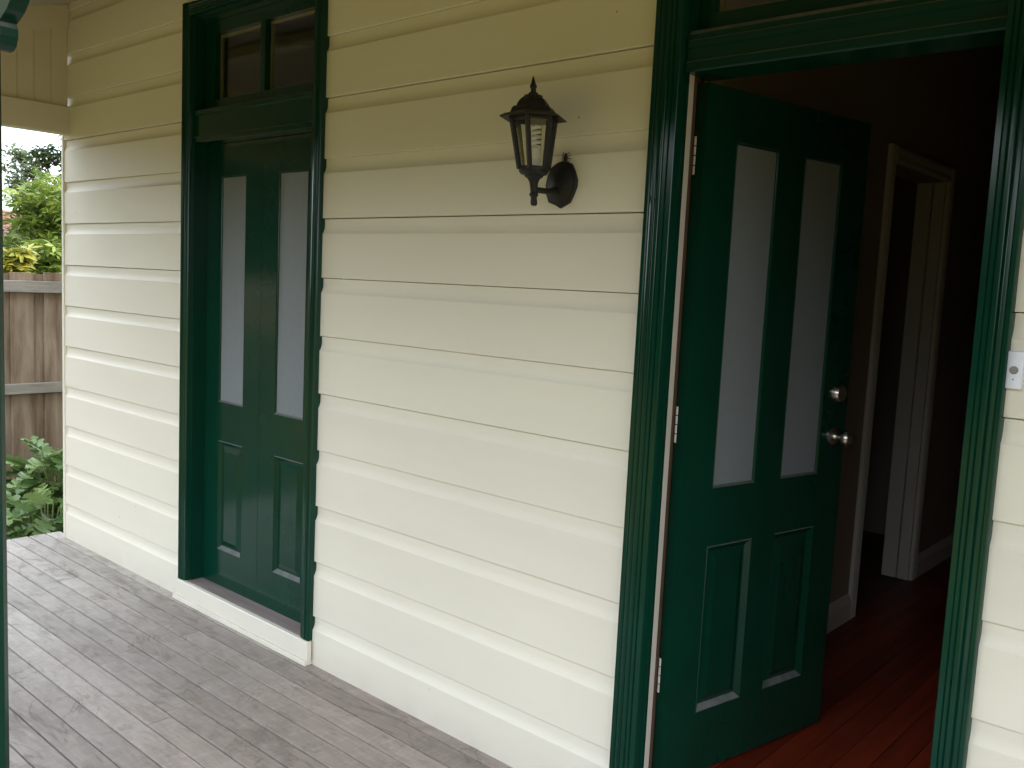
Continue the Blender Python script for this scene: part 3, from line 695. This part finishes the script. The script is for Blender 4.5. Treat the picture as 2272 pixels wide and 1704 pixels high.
# ------------------------------------------------------------------ lobed leaf shrubs
def lobed_leaf():
    """one deeply lobed leaf, length 1 along +y, folded on its midrib and drooping"""
    half = [(0.0, 0.0), (0.06, 0.03), (0.22, 0.06), (0.27, 0.13), (0.09, 0.19), (0.30, 0.25), (0.33, 0.33), (0.10, 0.37), (0.28, 0.46), (0.28, 0.54), (0.09, 0.56), (0.22, 0.67), (0.20, 0.75), (0.07, 0.75), (0.12, 0.87), (0.05, 0.95), (0.0, 1.0)]
    vs, fs = [], []
    def bend(x, y): return (x, y, 0.25*abs(x)-0.28*y*y+0.03*math.sin(y*20)*abs(x)*4)
    nh = len(half)
    for (x, y) in half: vs.append(bend(0, y))
    for (x, y) in half: vs.append(bend(x, y))
    for (x, y) in half: vs.append(bend(-x, y))
    for i in range(nh-1):
        fs.append((i, nh+i, nh+i+1, i+1)); fs.append((i, i+1, 2*nh+i+1, 2*nh+i))
    me = bpy.data.meshes.new('leaf'); me.from_pydata(vs, [], fs); me.materials.append(LEAF_S)
    for p in me.polygons: p.use_smooth = True
    return me
leaf_me = lobed_leaf()
def shrub(loc, h, nl, label, spread=0.34):
    root = empty('lobed_shrub', loc)
    tag(root, label, 'shrub', 'lobed leaf shrubs in the garden bed')
    st_ = MB()
    for i in range(nl):
        t = i/nl
        az = i*2.399+rnd.uniform(-.3, .3)
        el = 0.15+1.25*(t**0.8)
        rr = spread*math.cos(el)*rnd.uniform(.75, 1.1)+.03; hh = h*(0.12+0.72*t)*rnd.uniform(.88, 1.1)
        tip = Vector((rr*math.cos(az), rr*math.sin(az), hh))
        st_.tube([(0, 0, 0.0), tip*0.55+Vector((0, 0, .05)), tip], [0.007, 0.005, 0.004], 5)
        o = bpy.data.objects.new('leaf', leaf_me); COL.objects.link(o); o.parent = root
        o.location = tip
        L_ = rnd.uniform(.17, .27)
        o.scale = (L_, L_, L_)
        o.rotation_euler = (rnd.uniform(-.45, 1.0)*(0.5+.5*t), rnd.uniform(-.6, .6), az-PI/2+rnd.uniform(-.7, .7))
    st_.obj('stems', STEM, root)
    return root
shrub((-6.28, 0.42, GZ+.04), 0.86, 200, 'tallest lobed green shrub between the deck end and the paling fence', .40)
shrub((-5.78, 0.16, GZ+.04), 0.66, 120, 'lower lobed green shrub spilling against the end of the deck beside the house corner', .30)
shrub((-6.20, -0.45, GZ+.04), 0.80, 80, 'lobed green shrub half hidden behind the green verandah post', .38)

# ------------------------------------------------------------------ trees
def tree(name, loc, H, R, cz, mt, nleaf, ls, label, cat='tree', clumps=26, trunk_r=0.12, seed=1, flat=0.75, group='trees beyond the fence', compound=False):
    r = random.Random(seed)
    root = empty(name, loc); tag(root, label, cat, group)
    cl = []
    for i in range(clumps):
        u = r.uniform(-1, 1); a = r.uniform(0, 2*PI); q = math.sqrt(1-u*u)
        d = Vector((q*math.cos(a), q*math.sin(a), u*flat))*R*r.uniform(.45, 1.0)
        cl.append(Vector((0, 0, cz))+d)
    tr = MB()
    tr.tube([(0, 0, 0), (0.06*R*r.uniform(-1, 1), 0.06*R, cz*.45), (0, 0, cz*.85), (0.05, 0, cz+R*.4)], [trunk_r, trunk_r*.8, trunk_r*.6, trunk_r*.2], 8)
    tr.obj('trunk', BARK, root, True)
    lm = MB()
    for c_ in cl:
        b0 = Vector((0, 0, cz*r.uniform(.45, .85)))
        lm.tube([b0, (b0+c_)/2+Vector((0, 0, -.08*R)), c_], [trunk_r*.32, trunk_r*.2, trunk_r*.06], 5)
    lm.obj('limbs', BARK, root, True)
    vs, fs = [], []
    per = nleaf//clumps
    for c_ in cl:
        cr = R*r.uniform(.26, .44)
        for j in range(per):
            d = Vector((r.gauss(0, 1), r.gauss(0, 1), r.gauss(0, .7))); d.normalize()
            p = c_+d*cr*(r.random()**.4)
            nrm = (Vector((0, 0, 1))+Vector((r.uniform(-1, 1), r.uniform(-1, 1), r.uniform(-.6, .6)))*.8).normalized()
            ax = nrm.orthogonal().normalized(); ax = (Matrix.Rotation(r.uniform(0, 2*PI), 3, nrm) @ ax); bx = nrm.cross(ax)
            l = ls*r.uniform(.7, 1.25); wd = l*.36
            if compound:
                for q in range(3):
                    aq = (q-1)*.9; ax2 = ax*math.cos(aq)+bx*math.sin(aq); bx2 = nrm.cross(ax2)
                    o = len(vs)
                    vs += [p, p+ax2*l*.5+bx2*wd*.5-nrm*.04*l, p+ax2*l-nrm*.18*l, p+ax2*l*.5-bx2*wd*.5-nrm*.04*l]; fs.append((o, o+1, o+2, o+3))
            else:
                o = len(vs)
                vs += [p, p+ax*l*.5+bx*wd*.5+nrm*.05*l, p+ax*l-nrm*.15*l, p+ax*l*.5-bx*wd*.5+nrm*.05*l]; fs.append((o, o+1, o+2, o+3))
    me = bpy.data.meshes.new('crown'); me.from_pydata([tuple(v_) for v_ in vs], [], fs); me.materials.append(mt)
    o = bpy.data.objects.new('crown', me); COL.objects.link(o); o.parent = root
    return root
tree('broad_tree', (-11.6, 2.75, GZ), 4, 1.20, 1.92, LEAF_A, 10000, 0.135, 'bright green broad-leaved tree rising just behind the paling fence', seed=3, clumps=34, compound=True)
tree('feathery_tree', (-19.0, 4.95, GZ), 5, 0.42, 3.75, LEAF_B, 1300, 0.13, 'thin blue-green feathery tree against the sky at the left', seed=5, clumps=18, trunk_r=.08, flat=1.2)
tree('dark_tree', (-17.0, 5.30, GZ), 5, 0.80, 3.95, LEAF_C, 4200, 0.16, 'tall dark green tree at the upper right beside the house corner', seed=8, clumps=26, flat=1.1)
tree('lime_sapling', (-9.2, 1.22, GZ), 2, 0.20, 2.12, LEAF_Y, 200, 0.12, 'small lime-yellow sapling showing just above the fence top', seed=11, clumps=10, trunk_r=.02, flat=.7, compound=True)
tree('dark_bush', (-13.0, 3.2, GZ), 3, 0.95, 1.95, LEAF_C, 3500, 0.15, 'dark green bush low behind the fence against the tan house', cat='bush', seed=14, clumps=18, trunk_r=.06)

# ------------------------------------------------------------------ neighbouring house
NX = -18.0
nb = empty('neighbour_house', (NX, 5, GZ))
tag(nb, 'tan rendered house with a red tiled roof behind the fence and trees', 'house')
ninv = Matrix.Translation((NX, 5, GZ)).inverted()
def np_(mb, name, mt, par=None, bevel=0):
    o = mb.obj(name, mt, par or nb, bevel=bevel); o.matrix_parent_inverse = ninv if par is None else Matrix.Identity(4); return o
mb = MB(); mb.box(NX-7, NX, 0.5, 12, GZ, 1.66); np_(mb, 'wall', TAN)
y0w, y1w = 4.32, 4.72
mb = MB(); mb.box(NX+.003, NX+.06, y0w-.07, y1w+.07, 0.4, 0.47); mb.box(NX+.003, NX+.06, y0w-.07, y1w+.07, 1.50, 1.57)
mb.box(NX+.003, NX+.06, y0w-.07, y0w, .47, 1.50); mb.box(NX+.003, NX+.06, y1w, y1w+.07, .47, 1.50); wf = np_(mb, 'window', WINF)
mb = MB(); mb.box(NX+.01, NX+.03, y0w, y1w, .47, 1.50); o = mb.obj('pane', DGLASS, wf)
rb = MB(); rb.prism([(NX+.5, 1.60), (NX+.5, 1.66), (NX-3.5, 2.62), (NX-7.5, 1.66), (NX-7.5, 1.60)], 'y', 0.0, 12.5)
rf = np_(rb, 'roof', TILE)
tl = MB()
sl = Vector((-4.0, 0, 0.96)); ln = sl.length; sd_ = sl.normalized(); nn = Vector((sd_.z*-1*-1, 0, 0))
nrm = Vector((0.96, 0, 4.0)).normalized()
for row in range(13):
    for col in range(48):
        yy = 0.0+col*0.26+(0.13 if row % 2 else 0)
        p = Vector((NX+.5, yy, 1.66))+sd_*(row*0.30)+nrm*(0.012)
        q = p+sd_*0.31
        tl.add([p+nrm*.03, p+Vector((0, .125, 0))+nrm*.055, p+Vector((0, .25, 0))+nrm*.03, q+Vector((0, .25, 0)), q+Vector((0, .125, 0))+nrm*.025, q, p, p+Vector((0, .25, 0))],
               [(0, 1, 4, 5), (1, 2, 3, 4), (6, 7, 2, 1, 0)])
o = tl.obj('roof_tiles', TILE, rf); o['kind'] = 'stuff'

# ------------------------------------------------------------------ the wooded far side of the street, behind the camera
r = random.Random(21); vs, fs = [], []
for i in range(300):
    cx_ = r.uniform(-48, 22); cy_ = r.uniform(-21, -15); cz_ = GZ+r.uniform(0.6, 4.2 if cx_ > -12 else 8.0)
    R_ = r.uniform(1.0, 1.9)
    for j in range(130):
        d = Vector((r.gauss(0, 1), r.gauss(0, 1), r.gauss(0, .8))).normalized()*R_*(r.random()**.35)
        p = Vector((cx_, cy_, cz_))+d
        if p.z < GZ+.02: p.z = GZ+.02
        a = Vector((r.uniform(-1, 1), r.uniform(-1, 1), r.uniform(-1, 1))).normalized(); b_ = a.orthogonal().normalized()
        l = r.uniform(.28, .55); o = len(vs)
        vs += [p-a*l, p+b_*l*.6, p+a*l, p-b_*l*.6]; fs.append((o, o+1, o+2, o+3))
me = bpy.data.meshes.new('far_trees'); me.from_pydata([tuple(v_) for v_ in vs], [], fs); me.materials.append(LEAF_C)
ft = bpy.data.objects.new('far_trees', me); COL.objects.link(ft)
tag(ft, 'far belt of dark green trees on the other side of the street', 'trees', kind='stuff')
